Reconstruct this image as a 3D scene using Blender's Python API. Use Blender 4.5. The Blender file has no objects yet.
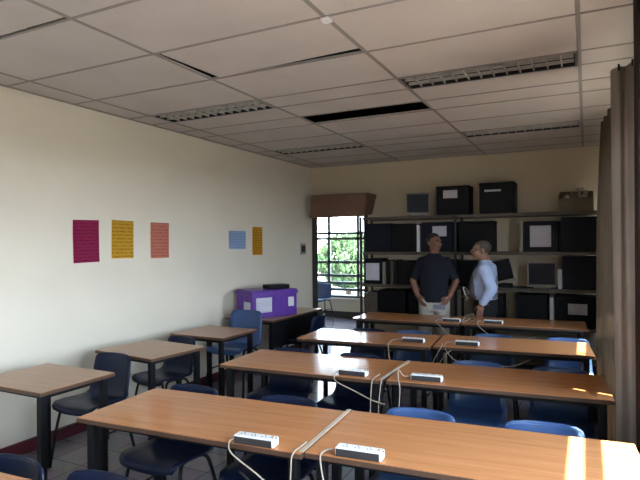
import bpy, bmesh, math, random
from mathutils import Vector, Matrix, Euler
random.seed(7)
PI = math.pi
C = bpy.context.scene.collection
V = Vector
HC = 1.6                      # camera height
H = 2.8                       # ceiling height

# ------------------------------------------------------------------ materials
def mat(name, col, rough=.6, metal=0., spec=.5, noise=None, bump=None, coat=0.):
    m = bpy.data.materials.new(name); m.use_nodes = True
    nt = m.node_tree; b = nt.nodes['Principled BSDF']
    b.inputs['Base Color'].default_value = (*col, 1)
    b.inputs['Roughness'].default_value = rough
    b.inputs['Metallic'].default_value = metal
    b.inputs['Specular IOR Level'].default_value = spec
    b.inputs['Coat Weight'].default_value = coat
    tc = nt.nodes.new('ShaderNodeTexCoord')
    if noise:
        sc, amt = noise
        n = nt.nodes.new('ShaderNodeTexNoise'); n.inputs['Scale'].default_value = sc; n.inputs['Detail'].default_value = 6
        nt.links.new(tc.outputs['Object'], n.inputs['Vector'])
        r = nt.nodes.new('ShaderNodeMapRange'); r.inputs['From Min'].default_value = .3; r.inputs['From Max'].default_value = .7
        r.inputs['To Min'].default_value = 1-amt; r.inputs['To Max'].default_value = 1+amt
        nt.links.new(n.outputs['Fac'], r.inputs['Value'])
        mx = nt.nodes.new('ShaderNodeVectorMath'); mx.operation = 'SCALE'
        mx.inputs[0].default_value = col
        nt.links.new(r.outputs[0], mx.inputs['Scale']); nt.links.new(mx.outputs[0], b.inputs['Base Color'])
    if bump:
        sc, st = bump
        n2 = nt.nodes.new('ShaderNodeTexNoise'); n2.inputs['Scale'].default_value = sc; n2.inputs['Detail'].default_value = 4
        nt.links.new(tc.outputs['Object'], n2.inputs['Vector'])
        bp = nt.nodes.new('ShaderNodeBump'); bp.inputs['Strength'].default_value = st; bp.inputs['Distance'].default_value = .01
        nt.links.new(n2.outputs['Fac'], bp.inputs['Height']); nt.links.new(bp.outputs[0], b.inputs['Normal'])
    return m

def wood_mat(name, c0, c1, rough):
    m = mat(name, c0, rough); nt = m.node_tree; b = nt.nodes['Principled BSDF']
    tc = nt.nodes.new('ShaderNodeTexCoord'); mp = nt.nodes.new('ShaderNodeMapping')
    mp.inputs['Scale'].default_value = (1.2, 22, 8)
    nt.links.new(tc.outputs['Object'], mp.inputs['Vector'])
    n = nt.nodes.new('ShaderNodeTexNoise'); n.inputs['Scale'].default_value = 1.6; n.inputs['Detail'].default_value = 8; n.inputs['Distortion'].default_value = .6
    nt.links.new(mp.outputs[0], n.inputs['Vector'])
    cr = nt.nodes.new('ShaderNodeValToRGB')
    cr.color_ramp.elements[0].position = .35; cr.color_ramp.elements[0].color = (*c0, 1)
    cr.color_ramp.elements[1].position = .68; cr.color_ramp.elements[1].color = (*c1, 1)
    nt.links.new(n.outputs['Fac'], cr.inputs[0]); nt.links.new(cr.outputs[0], b.inputs['Base Color'])
    return m

M = {}
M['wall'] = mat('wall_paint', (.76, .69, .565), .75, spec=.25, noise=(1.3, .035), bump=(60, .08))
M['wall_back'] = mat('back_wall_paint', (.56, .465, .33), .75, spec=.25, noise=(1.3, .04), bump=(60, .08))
M['hall'] = mat('hall_paint', (.62, .56, .45), .8, spec=.2, noise=(1.5, .03))
M['tile'] = mat('ceiling_tile_board', (.60, .545, .51), .9, spec=.1, noise=(2.2, .05), bump=(160, .35))
M['tee'] = mat('tee_bar_paint', (.30, .265, .24), .6)
M['dark_void'] = mat('void_concrete', (.02, .018, .016), .95, noise=(3, .2))
M['baseboard'] = mat('baseboard_maroon', (.09, .012, .02), .45, noise=(4, .1))
M['wood'] = wood_mat('desk_laminate', (.50, .205, .078), (.59, .255, .10), .16)
M['wood2'] = wood_mat('side_desk_laminate', (.36, .185, .092), (.42, .225, .115), .28)
M['edge'] = mat('desk_edge_band', (.085, .042, .024), .45, noise=(8, .1))
M['black_metal'] = mat('black_steel', (.005, .005, .006), .5, spec=.25, noise=(20, .1))
M['chrome'] = mat('grey_steel', (.10, .10, .11), .4, metal=.8)
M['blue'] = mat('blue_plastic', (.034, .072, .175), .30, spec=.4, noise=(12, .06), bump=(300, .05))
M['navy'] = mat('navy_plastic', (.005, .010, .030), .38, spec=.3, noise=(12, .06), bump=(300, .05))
M['white_plastic'] = mat('white_plastic', (.80, .79, .77), .35, noise=(30, .02))
M['socket'] = mat('socket_and_shade_plastic', (.035, .03, .03), .5)  # dark plastic parts; also the shade put on the power strips' fronts
M['cord'] = mat('pale_cord', (.42, .35, .27), .5, noise=(30, .04))
M['black_cord'] = mat('black_cord', (.02, .02, .02), .5)
M['cover'] = mat('beige_cable_cover', (.50, .38, .26), .5, noise=(20, .05))
M['purple'] = mat('purple_crate_plastic', (.10, .025, .27), .35, noise=(8, .08))
M['paper'] = mat('white_paper', (.62, .62, .64), .85, noise=(25, .05))
M['box_black'] = mat('black_box_plastic', (.003, .003, .0045), .55, spec=.2, noise=(10, .15))
M['box_navy'] = mat('navy_box_plastic', (.004, .005, .012), .55, spec=.2, noise=(10, .15))
M['screen'] = mat('monitor_screen', (.004, .004, .010), .45, spec=.2)
M['beige_plastic'] = mat('beige_monitor_plastic', (.23, .20, .155), .5, noise=(20, .04))
M['rack'] = mat('rack_painted_steel', (.075, .06, .042), .5, metal=.2, noise=(15, .1))
M['post'] = mat('rack_post_steel', (.02, .019, .02), .5, metal=.3, noise=(15, .1))
M['cardboard'] = mat('brown_cardboard', (.175, .093, .055), .85, noise=(6, .1), bump=(80, .1))
M['frame_dark'] = mat('dark_door_frame', (.022, .019, .018), .5, noise=(10, .1))
M['bars'] = mat('window_bar_paint', (.06, .075, .07), .5, noise=(10, .1))
M['alu'] = mat('aluminium', (.45, .45, .45), .35, metal=.9, noise=(30, .04))
M['louvre'] = mat('louvre_blade', (.55, .52, .48), .35, metal=.35, noise=(30, .05))
M['tray'] = mat('light_tray', (.022, .02, .02), .4, metal=.3, noise=(10, .1))
M['tube'] = mat('unlit_tube_glass', (.5, .48, .45), .2)
M['ground'] = mat('outdoor_concrete', (.17, .155, .13), .9, noise=(.6, .08))
M['leaf'] = mat('shrub_leaf', (.055, .10, .04), .7, spec=.2, noise=(2, .3))
M['bark'] = mat('shrub_stem', (.09, .06, .04), .9, noise=(20, .2))
M['ext'] = mat('exterior_plaster', (.5, .46, .4), .9, noise=(1, .05))
M['skin_brown'] = mat('brown_skin', (.22, .10, .065), .5, noise=(20, .05))
M['skin_light'] = mat('tan_skin', (.27, .135, .085), .5, noise=(20, .05))
M['hair_black'] = mat('black_hair', (.010, .008, .007), .7, noise=(60, .3), bump=(120, .6))
M['hair_grey'] = mat('greying_hair', (.075, .06, .05), .7, noise=(60, .3), bump=(120, .6))
M['tee_navy'] = mat('navy_cotton', (.003, .004, .012), .9, noise=(15, .1), bump=(40, .2))
M['trousers_cream'] = mat('cream_cotton', (.42, .38, .33), .9, noise=(12, .06), bump=(40, .2))
M['shirt_blue'] = mat('light_blue_cotton', (.42, .50, .72), .85, noise=(12, .05), bump=(40, .2))
M['vest_grey'] = mat('grey_knit', (.20, .195, .24), .95, noise=(30, .1), bump=(120, .3))
M['black_cloth'] = mat('black_cloth', (.006, .006, .008), .9, noise=(15, .15), bump=(40, .2))
M['eye_white'] = mat('eye_white', (.32, .29, .27), .3)
M['eye_dark'] = mat('eye_iris', (.012, .008, .006), .2)
M['lip'] = mat('lip_skin', (.15, .055, .045), .5)

# translucent curtain cloth
def curtain_mat(name, col, tr):
    m = mat(name, col, .9, spec=.1, noise=(6, .08), bump=(200, .15)); nt = m.node_tree
    b = nt.nodes['Principled BSDF']; out = nt.nodes['Material Output']
    t = nt.nodes.new('ShaderNodeBsdfTranslucent'); t.inputs['Color'].default_value = (*col, 1)
    mx = nt.nodes.new('ShaderNodeMixShader'); mx.inputs[0].default_value = tr
    nt.links.new(b.outputs[0], mx.inputs[1]); nt.links.new(t.outputs[0], mx.inputs[2]); nt.links.new(mx.outputs[0], out.inputs[0])
    return m
M['curtain'] = curtain_mat('lit_toned_curtain_cloth', (.29, .24, .205), .18)  # light falling on this curtain is put into its paler colour
M['curtain_shaded'] = curtain_mat('shade_toned_curtain_cloth', (.07, .05, .045), .06)  # shade on the nearest bundle is put into this darker colour
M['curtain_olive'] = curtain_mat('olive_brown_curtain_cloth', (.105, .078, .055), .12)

def glass_mat():
    m = bpy.data.materials.new('window_glass'); m.use_nodes = True; nt = m.node_tree
    nt.nodes.remove(nt.nodes['Principled BSDF']); out = nt.nodes['Material Output']
    t = nt.nodes.new('ShaderNodeBsdfTransparent'); t.inputs[0].default_value = (.98, .99, .985, 1)
    g = nt.nodes.new('ShaderNodeBsdfGlossy'); g.inputs['Roughness'].default_value = .02
    mx = nt.nodes.new('ShaderNodeMixShader'); mx.inputs[0].default_value = .04
    nt.links.new(t.outputs[0], mx.inputs[1]); nt.links.new(g.outputs[0], mx.inputs[2]); nt.links.new(mx.outputs[0], out.inputs[0])
    return m
M['glass'] = glass_mat()

def floor_mat():
    m = mat('vinyl_floor', (.22, .20, .22), .16); nt = m.node_tree; b = nt.nodes['Principled BSDF']
    tc = nt.nodes.new('ShaderNodeTexCoord')
    br = nt.nodes.new('ShaderNodeTexBrick'); br.offset = 0; br.inputs['Scale'].default_value = 1
    br.inputs['Brick Width'].default_value = .3; br.inputs['Row Height'].default_value = .3; br.inputs['Mortar Size'].default_value = .004
    br.inputs['Color1'].default_value = (.235, .21, .23, 1); br.inputs['Color2'].default_value = (.19, .175, .20, 1); br.inputs['Mortar'].default_value = (.08, .07, .08, 1)
    nt.links.new(tc.outputs['Object'], br.inputs['Vector'])
    n = nt.nodes.new('ShaderNodeTexNoise'); n.inputs['Scale'].default_value = 5; n.inputs['Detail'].default_value = 8
    nt.links.new(tc.outputs['Object'], n.inputs['Vector'])
    mx = nt.nodes.new('ShaderNodeMix'); mx.data_type = 'RGBA'; mx.blend_type = 'OVERLAY'; mx.inputs[0].default_value = .35
    nt.links.new(br.outputs[0], mx.inputs[6]); nt.links.new(n.outputs['Color'], mx.inputs[7]); nt.links.new(mx.outputs[2], b.inputs['Base Color'])
    return m
M['floor'] = floor_mat()

def poster_mat(name, bg, ink, rows, amt):
    """coloured paper with rows of illegible writing"""
    m = mat(name, bg, .8); nt = m.node_tree; b = nt.nodes['Principled BSDF']
    tc = nt.nodes.new('ShaderNodeTexCoord'); sp = nt.nodes.new('ShaderNodeSeparateXYZ')
    nt.links.new(tc.outputs['Object'], sp.inputs[0])
    mu = nt.nodes.new('ShaderNodeMath'); mu.operation = 'MULTIPLY'; mu.inputs[1].default_value = rows
    nt.links.new(sp.outputs['Z'], mu.inputs[0])
    fr = nt.nodes.new('ShaderNodeMath'); fr.operation = 'FRACT'; nt.links.new(mu.outputs[0], fr.inputs[0])
    lt = nt.nodes.new('ShaderNodeMath'); lt.operation = 'LESS_THAN'; lt.inputs[1].default_value = .45; nt.links.new(fr.outputs[0], lt.inputs[0])
    mp = nt.nodes.new('ShaderNodeMapping'); mp.inputs['Scale'].default_value = (1, 45, rows); nt.links.new(tc.outputs['Object'], mp.inputs[0])
    n = nt.nodes.new('ShaderNodeTexNoise'); n.inputs['Scale'].default_value = 1.5; nt.links.new(mp.outputs[0], n.inputs[0])
    gt = nt.nodes.new('ShaderNodeMath'); gt.operation = 'GREATER_THAN'; gt.inputs[1].default_value = .47; nt.links.new(n.outputs[0], gt.inputs[0])
    m2 = nt.nodes.new('ShaderNodeMath'); m2.operation = 'MULTIPLY'; nt.links.new(lt.outputs[0], m2.inputs[0]); nt.links.new(gt.outputs[0], m2.inputs[1])
    m3 = nt.nodes.new('ShaderNodeMath'); m3.operation = 'MULTIPLY'; m3.inputs[1].default_value = amt; nt.links.new(m2.outputs[0], m3.inputs[0])
    mx = nt.nodes.new('ShaderNodeMix'); mx.data_type = 'RGBA'
    nt.links.new(m3.outputs[0], mx.inputs[0]); mx.inputs[6].default_value = (*bg, 1); mx.inputs[7].default_value = (*ink, 1)
    nt.links.new(mx.outputs[2], b.inputs['Base Color'])
    return m

# ------------------------------------------------------------------ mesh helpers
def obj(name, bm, m, parent=None, smooth=False, autosmooth=None):
    me = bpy.data.meshes.new(name)
    bmesh.ops.recalc_face_normals(bm, faces=bm.faces)
    bm.to_mesh(me); bm.free()
    me.materials.append(m)
    if smooth:
        for p in me.polygons: p.use_smooth = True
    o = bpy.data.objects.new(name, me); C.objects.link(o)
    if parent: o.parent = parent
    return o

def thing(name, label, cat, loc=(0, 0, 0), rz=0., group=None):
    o = bpy.data.objects.new(name, None); C.objects.link(o)
    o.empty_display_size = .1
    o.location = loc; o.rotation_euler = (0, 0, rz)
    o['label'] = label; o['category'] = cat
    if group: o['group'] = group
    return o
def tag(o, label, cat, group=None, loc=None, rz=None):
    o['label'] = label; o['category'] = cat
    if group: o['group'] = group
    if loc is not None: o.location = loc
    if rz is not None: o.rotation_euler = (0, 0, rz)
    return o
def struct(name, bm, m, parent=None):
    o = obj(name, bm, m, parent)
    if not parent: o['kind'] = 'structure'
    return o

def copy_tree(src, loc, rz, label):
    r = src.copy(); C.objects.link(r); r.location = loc; r.rotation_euler = (0, 0, rz); r['label'] = label
    for ch in list(src.children):
        c = ch.copy(); C.objects.link(c); c.parent = r
        for g in list(ch.children):
            d = g.copy(); C.objects.link(d); d.parent = c
    return r

def box(bm, x0, x1, y0, y1, z0, z1, bev=0., seg=2, mtx=None):
    t = bmesh.new()
    bmesh.ops.create_cube(t, size=1)
    bmesh.ops.scale(t, vec=(x1-x0, y1-y0, z1-z0), verts=t.verts)
    bmesh.ops.translate(t, vec=((x0+x1)/2, (y0+y1)/2, (z0+z1)/2), verts=t.verts)
    if bev: bmesh.ops.bevel(t, geom=t.edges[:], offset=bev, segments=seg, profile=.5, affect='EDGES')
    if mtx: bmesh.ops.transform(t, matrix=mtx, verts=t.verts)
    me = bpy.data.meshes.new('tmp'); t.to_mesh(me); t.free(); bm.from_mesh(me); bpy.data.meshes.remove(me)
    return bm
def nb(): return bmesh.new()
def B(*a, **k): return box(nb(), *a, **k)

def spline(pts, n=8):
    pts = [V(p) for p in pts]; out = []
    P = [pts[0]*2-pts[1]] + pts + [pts[-1]*2-pts[-2]]
    for i in range(1, len(P)-2):
        a, b, c, d = P[i-1:i+3]
        for k in range(n):
            t = k/n
            out.append(.5*((2*b)+(c-a)*t+(2*a-5*b+4*c-d)*t*t+(3*b-a-3*c+d)*t**3))
    out.append(pts[-1]); return out

def tube(bm, pts, r, n=8, cap=True):
    pts = [V(p) for p in pts]
    rs = r if isinstance(r, (list, tuple)) else [r]*len(pts)
    rings = []; up = V((0, 0, 1)); prev = None
    for i, p in enumerate(pts):
        t = (pts[min(i+1, len(pts)-1)]-pts[max(i-1, 0)]).normalized()
        if prev is None:
            a = t.cross(up)
            if a.length < 1e-3: a = t.cross(V((1, 0, 0)))
            a.normalize()
        else:
            a = (prev-t*prev.dot(t)).normalized()
        prev = a; b = t.cross(a)
        rings.append([bm.verts.new(p+(a*math.cos(2*PI*k/n)+b*math.sin(2*PI*k/n))*rs[i]) for k in range(n)])
    for i in range(len(rings)-1):
        for k in range(n):
            bm.faces.new((rings[i][k], rings[i][(k+1) % n], rings[i+1][(k+1) % n], rings[i+1][k]))
    if cap:
        bm.faces.new(rings[0][::-1]); bm.faces.new(rings[-1])
    return bm

def wall_panels(bm, axis, c0, c1, a0, a1, z0, z1, holes):
    """wall slab along `axis` ('x' or 'y') from a0..a1, thickness c0..c1, rectangular holes (a0,a1,z0,z1)"""
    As = sorted({a0, a1, *[h[0] for h in holes], *[h[1] for h in holes]})
    for i in range(len(As)-1):
        p, q = As[i], As[i+1]; mid = (p+q)/2
        hs = sorted([(h[2], h[3]) for h in holes if h[0] <= mid <= h[1]])
        z = z0
        for s, e in hs+[(z1, z1)]:
            if s > z+1e-6:
                if axis == 'x': box(bm, p, q, c0, c1, z, s)
                else: box(bm, c0, c1, p, q, z, s)
            z = e
    return bm

# ------------------------------------------------------------------ room shell
XL, XR, YB, YF = -3.9, .48, 7.53, -2.2
DX0, DX1, DZ = -3.84, -3.0, 2.03          # doorway in the back wall
HY = 10.55                                 # far wall of the next room
struct('floor', B(-7.2, XR+.2, YF-.2, HY+.15, -.15, 0), M['floor'])
struct('wall_left', wall_panels(nb(), 'y', XL-.15, XL, YF, YB, 0, 3.3, []), M['wall'])
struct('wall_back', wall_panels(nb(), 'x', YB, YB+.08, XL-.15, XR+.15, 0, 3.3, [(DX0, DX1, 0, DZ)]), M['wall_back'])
struct('wall_front', wall_panels(nb(), 'x', YF-.15, YF, XL-.15, XR+.15, 0, 3.3, []), M['wall'])
WIN = [(-1.7, .15, .85, 2.22), (.45, 1.76, .85, 2.22), (1.88, 2.62, .85, 2.22), (3.2, 5.0, .85, 2.22), (5.3, 7.1, .85, 2.22)]
struct('wall_right', wall_panels(nb(), 'y', XR, XR+.15, YF, YB, 0, 3.3, WIN), M['wall'])
struct('ceiling_slab', B(-7.2, XR+.2, YF-.2, HY+.15, 3.3, 3.45), M['dark_void'])
# next room
HW = (-6.2, -3.75, .42, 2.35)
struct('wall_far', wall_panels(nb(), 'x', HY, HY+.15, -7.2, -1.2, 0, 3.3, [HW]), M['hall'])
struct('wall_far_left', B(-7.2, -7.05, YB, HY, 0, 3.3), M['hall'])
struct('wall_far_right', B(-1.35, -1.2, YB+.08, HY, 0, 3.3), M['hall'])
struct('wall_far_near', B(-7.05, XL-.15, YB, YB+.08, 0, 3.3), M['hall'])
struct('ceiling_far', B(-7.05, -1.35, YB+.08, HY, 2.8, 2.86), M['tile'])
struct('baseboard_far', B(-7.05, -1.35, HY-.02, HY, 0, .13), M['frame_dark'])

struct('baseboard_left', B(XL, XL+.018, YF, YB, 0, .10, bev=.004), M['baseboard'])
bm = nb(); box(bm, DX1, XR, YB-.018, YB, 0, .10, bev=.004)
struct('baseboard_back', bm, M['baseboard'])
struct('baseboard_right', B(XR-.018, XR, YF, YB, 0, .10, bev=.004), M['baseboard'])
# door frame
bm = nb()
box(bm, DX0-.05, DX0+.015, YB-.015, YB+.05, 0, DZ, bev=.004)
box(bm, DX1-.015, DX1+.05, YB-.015, YB+.05, 0, DZ, bev=.004)
box(bm, DX0-.05, DX1+.05, YB-.015, YB+.05, DZ-.02, DZ+.05, bev=.004)
struct('door_1', bm, M['frame_dark'])

# windows
def window_y(n, w, cols, rows):
    """window in the right wall"""
    a0, a1, z0, z1 = w
    bm = nb(); x0, x1 = XR+.05, XR+.09
    box(bm, x0, x1, a0, a0+.05, z0, z1); box(bm, x0, x1, a1-.05, a1, z0, z1)
    box(bm, x0, x1, a0, a1, z0, z0+.05); box(bm, x0, x1, a0, a1, z1-.05, z1)
    for i in range(1, cols):
        y = a0+(a1-a0)*i/cols; box(bm, x0, x1, y-.018, y+.018, z0, z1)
    for z in rows: box(bm, x0, x1, a0, a1, z-.028, z+.028)
    o = struct('window_%d' % n, bm, M['bars'])
    obj('pane', B(XR+.067, XR+.073, a0+.04, a1-.04, z0+.04, z1-.04), M['glass'], o)
    obj('window_sill', B(XR-.06, XR+.05, a0-.03, a1+.03, z0-.04, z0, bev=.006), M['hall'], o)
for i, w in enumerate(WIN):
    window_y(i+1, w, 3 if w[1]-w[0] > 1 else 1, (1.25, 1.86))
# window of the next room: horizontal bars
a0, a1, z0, z1 = HW
bm = nb(); y0, y1 = HY+.02, HY+.07
box(bm, a0, a0+.06, y0, y1, z0, z1); box(bm, a1-.06, a1, y0, y1, z0, z1)
box(bm, a0, a1, y0, y1, z0, z0+.05); box(bm, a0, a1, y0, y1, z1-.05, z1)
for x in (-5.06, -4.37): box(bm, x-.03, x+.03, y0, y1, z0, z1)
for z in (.60, .74, .90, 1.19, 1.70, 1.82): box(bm, a0, a1, y0, y1, z-.028, z+.028)
o = struct('window_6', bm, M['bars'])
obj('pane', B(a0+.03, a1-.03, HY+.042, HY+.048, z0+.03, z1-.03), M['glass'], o)
obj('window_sill', B(a0-.04, a1+.04, HY-.05, HY+.02, z0-.04, z0, bev=.006), M['hall'], o)

# ------------------------------------------------------------------ suspended ceiling
XL_ = [XL, -3.63, -2.43, -1.23, -.03, XR]
YL = [YF, -1.66, -1.06, -.46, .14, .74, 1.34, 1.94, 2.54, 3.13, 3.74, 4.04, 4.44, 4.78, 5.34, 5.90, 6.22, 6.74, 7.2, YB]
LIGHTS = [(3, 3.74), (1, 3.74), (1, 5.90), (3, 5.90), (1, 1.34)]      # column, start line
MISSING = (2, 4.44)
SLIPPED = (2, 2.54)
bm = nb()
for i in range(len(XL_)-1):
    for j in range(len(YL)-1):
        x0, x1, ya, yb = XL_[i], XL_[i+1], YL[j], YL[j+1]
        key = (i, ya)
        if key == MISSING or key == SLIPPED: continue
        if key in LIGHTS:
            if yb-ya > .4: box(bm, x0+.004, x1-.004, ya+.306, yb-(.026 if j < 8 and i == 1 else .004), H+.003, H+.018)
            continue
        g = .004; ge = g
        if key == (1, 1.34): ge = .022
        box(bm, x0+g, x1-g, ya+g, yb-ge, H+.003, H+.018)
ceil = struct('ceiling', bm, M['tile'])
bm = nb()
for x in XL_[1:-1]: box(bm, x-.012, x+.012, YF, YB, H-.001, H+.004)
for y in YL[1:-1]: 
    for i in range(len(XL_)-1): box(bm, XL_[i]+.012, XL_[i+1]-.012, y-.009, y+.009, H-.001, H+.0035)
box(bm, XL, XL+.025, YF, YB, H-.004, H+.003); box(bm, XL, XR, YB-.025, YB, H-.004, H+.003)
obj('tee_grid', bm, M['tee'], ceil)
# slipped tile, twisted out of its grid cell
t = obj('ceiling_tile', B(-.572, .572, -.282, .282, 0, .015, bev=.003), M['tile'])
tag(t, 'ceiling tile slipped out of line, leaving a black wedge-shaped gap along its far edge', 'ceiling tile', loc=(-1.808, 2.812, H+.005), rz=math.radians(-3.6))
# little white clip on the tee bar
t = obj('ceiling_clip', B(-.025, .025, -.03, .03, -.018, 0, bev=.006), M['white_plastic'])
tag(t, 'small white clip fixed to a ceiling grid bar near the top centre', 'clip', loc=(-1.23, 2.56, H-.001))

def light(i, y, label):
    x0, x1 = XL_[i]+.02, XL_[i+1]-.02
    w = .29
    t = thing('ceiling_light', label, 'ceiling light', ((x0+x1)/2, y+.15, H-.004), 0, 'unlit louvred ceiling lights')
    L = (x1-x0)/2; h = w/2
    bm = nb()
    box(bm, -L, L, -h, -h+.012, 0, .09); box(bm, -L, L, h-.012, h, 0, .09)
    box(bm, -L, -L+.012, -h, h, 0, .09); box(bm, L-.012, L, -h, h, 0, .09); box(bm, -L, L, -h, h, .088, .095)
    obj('tray', bm, M['tray'], t)
    bm = nb(); n = 13
    for k in range(1, n):
        x = -L+2*L*k/n
        box(bm, x-.004, x+.004, -h+.012, h-.012, .002, .022)
    for yy in (-.05, .05): box(bm, -L+.012, L-.012, yy-.005, yy+.005, .002, .024)
    obj('louvre', bm, M['louvre'], t)
    bm = nb()
    box(bm, -L-.006, L+.006, -h-.006, -h+.006, -.003, .006); box(bm, -L-.006, L+.006, h-.006, h+.006, -.003, .006)
    box(bm, -L-.006, -L+.006, -h, h, -.003, .006); box(bm, L-.006, L+.006, -h, h, -.003, .006)
    obj('trim_frame', bm, M['alu'], t)
    for yy in (-.085, .085):
        obj('fluorescent_tube', tube(nb(), [(-L+.03, yy, .065), (L-.03, yy, .065)], .013, 10), M['tube'], t, smooth=True)
LL = ['unlit louvred ceiling light over the right aisle, the largest one, nearest the curtain',
      'unlit louvred ceiling light above the pink and yellow wall sheets, against the left wall',
      'unlit louvred ceiling light in the far left ceiling corner, near the doorway',
      'unlit louvred ceiling light at the far right, above the rack of boxes',
      'unlit louvred ceiling light cut off by the upper left corner of the photo']
for (i, y), l in zip(LIGHTS, LL): light(i, y, l)

# ------------------------------------------------------------------ desks
def make_desk(name, label, W, D, topm, loc, rz, group, Hd=.74, legs=True, panel=False):
    t = thing(name, label, 'desk', loc, rz, group)
    w, d = W/2, D/2
    obj('table_top', B(-w, w, -d, d, Hd-.004, Hd, bev=.0015), topm, t)
    obj('edge_band', B(-w-.002, w+.002, -d-.002, d+.002, Hd-.025, Hd-.004, bev=.002), M['edge'], t)
    bm = nb(); a = .05
    for s in (-1, 1):
        box(bm, -w+a, w-a, s*(d-.075)-.010, s*(d-.075)+.010, Hd-.062, Hd-.025)
        box(bm, s*(w-.075)-.010, s*(w-.075)+.010, -d+a, d-a, Hd-.062, Hd-.025)
    obj('apron', bm, M['black_metal'], t)
    for sx in (-1, 1):
        for sy in (-1, 1):
            x, y = sx*(w-.055), sy*(d-.05)
            l = obj('leg', B(x-.021, x+.021, y-.021, y+.021, .012, Hd-.025, bev=.004), M['black_metal'], t)
            obj('foot_cap', B(x-.024, x+.024, y-.024, y+.024, 0, .016, bev=.003), M['socket'], l)
    if panel: obj('modesty_panel', B(w-.075, w-.06, -d+.08, d-.08, .40, Hd-.03), M['black_metal'], t)
    return t
W, D = 1.205, .59
rad = math.radians
DESKS = {
 '1A': ((-1.69, 2.18), 3.5, 'long brown desk with two chairs, left half of the nearest full row'),
 '1B': ((-.437, 2.285), 4.0, 'long desk with sun stripes at its right end, right half of the nearest row'),
 '2A': ((-1.775, 3.43), 2.5, 'long brown desk with a white window reflection, left half of the second row'),
 '2B': ((-.525, 3.53), 4.5, 'long brown desk touching the curtain, right half of the second row'),
 '3A': ((-1.79, 4.60), 3.5, 'long brown desk, left end brightly reflecting the window, left half of third row'),
 '3B': ((-.575, 4.74), 4.5, 'long brown desk beside the curtain, right half of the third row'),
 '4A': ((-1.83, 5.99), 2.0, 'long brown desk in front of the man in a navy shirt, farthest row'),
 '4B': ((-.61, 6.07), 3.0, 'long brown desk in front of the right end of the box rack, farthest row'),
 '0A': ((-1.66, 1.0), 3.0, 'brown desk corner just showing at the bottom left edge of the photo'),
}
for k, (p, a, l) in DESKS.items():
    make_desk('desk', l, W+(.06 if k in ('1B', '2B') else .03 if k == '1A' else 0), D, M['wood'], (p[0], p[1], 0), rad(a), 'long desks in the rows')
SIDE = [((-3.2, 2.335), 0, .68, .55, 'small square brown desk by the left wall, nearest of the wall desks'),
        ((-3.25, 3.35), -6, .68, .57, 'small brown desk by the left wall, second of the wall desks, under the yellow sheet'),
        ((-3.30, 4.265), 0, .62, .57, 'small brown desk by the left wall in front of the purple crate')]
for p, a, w, d, l in SIDE:
    make_desk('desk', l, w, d, M['wood2'], (p[0], p[1], 0), rad(a), 'small desks along the left wall')
make_desk('desk', 'long brown desk in the far left corner carrying the purple crate', .66, 1.22, M['wood2'], (-3.48, 5.73, 0), 0, 'small desks along the left wall', panel=True)

# pale cable covers across the seams of the rows
t = obj('cable_cover', B(-.011, .011, -.30, .30, 0, .004, bev=.0015), M['cover'])
tag(t, 'pale beige strip covering the joint between the two nearest desks', 'cable cover', 'cable covers over the desk joints', (-1.082, 2.234, .7405), rad(4))
t2 = t.copy(); C.objects.link(t2); tag(t2, 'pale beige strip covering the joint between the two second row desks', 'cable cover', 'cable covers over the desk joints', (-1.165, 3.47, .7405), rad(0))

# ------------------------------------------------------------------ chairs
def chair_shell():
    prof = [(-.205, .405, .165), (-.20, .432, .185), (-.175, .447, .195), (-.08, .445, .20), (.03, .437, .20), (.11, .437, .195), (.155, .455, .188),
            (.180, .50, .180), (.195, .56, .176), (.207, .62, .174), (.218, .68, .172), (.2265, .722, .168), (.230, .742, .158), (.232, .753, .138)]
    bm = nb(); n = 10; rows = []
    for i, (y, z, hw) in enumerate(prof):
        row = []
        for k in range(n+1):
            s = -1+2*k/n
            lift = .022*abs(s)**3 if i < 7 else 0
            fwd = -.035*abs(s)**2.5 if i >= 7 else (-.015*abs(s)**2 if i == 6 else 0)
            row.append(bm.verts.new((s*hw, y+fwd, z+lift)))
        rows.append(row)
    for i in range(len(rows)-1):
        for k in range(n):
            bm.faces.new((rows[i][k], rows[i][k+1], rows[i+1][k+1], rows[i+1][k]))
    bmesh.ops.recalc_face_normals(bm, faces=bm.faces)
    # thicken and add a rolled rim
    bmesh.ops.solidify(bm, geom=bm.faces[:], thickness=.008)
    edge = [(-prof[0][2], prof[0][0]-.015, prof[0][1]+.022)]
    pts = []
    for i, (y, z, hw) in enumerate(prof): pts.append((hw, y-(.035 if i >= 7 else (.015 if i == 6 else 0)), z+(.022 if i < 7 else 0)))
    top = [(s*prof[-1][2], prof[-1][0]-.035*abs(s)**2.5, prof[-1][1]+.001) for s in (.6, .2, -.2, -.6)]
    full = pts+top+[(-x, y, z) for x, y, z in pts[::-1]]
    tube(bm, full, .0075, 6)
    return bm
def make_chair(label, m, loc, rz):
    t = thing('chair', label, 'chair', loc, rz, 'blue plastic school chairs')
    obj('shell', chair_shell(), m, t, smooth=True)
    for sx in (-1, 1):
        obj('leg', tube(nb(), spline([(sx*.13, -.05, .432), (sx*.165, -.13, .42), (sx*.185, -.165, .3), (sx*.205, -.21, .012)], 4), .0105, 8), M['black_metal'], t, smooth=True)
        obj('leg', tube(nb(), spline([(sx*.13, .04, .428), (sx*.165, .09, .415), (sx*.185, .13, .3), (sx*.205, .21, .012)], 4), .0105, 8), M['black_metal'], t, smooth=True)
    bm = nb()
    for sx in (-1, 1): tube(bm, [(sx*.13, -.06, .430), (sx*.13, .05, .426)], .010, 8)
    for y in (-.05, .04): tube(bm, [(-.135, y, .427), (.135, y, .427)], .010, 8)
    tube(bm, [(-.192, -.178, .25), (-.192, .155, .25)], .006, 6); tube(bm, [(.192, -.178, .25), (.192, .155, .25)], .006, 6)
    obj('seat_frame', bm, M['black_metal'], t, smooth=True)
    return t
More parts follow.
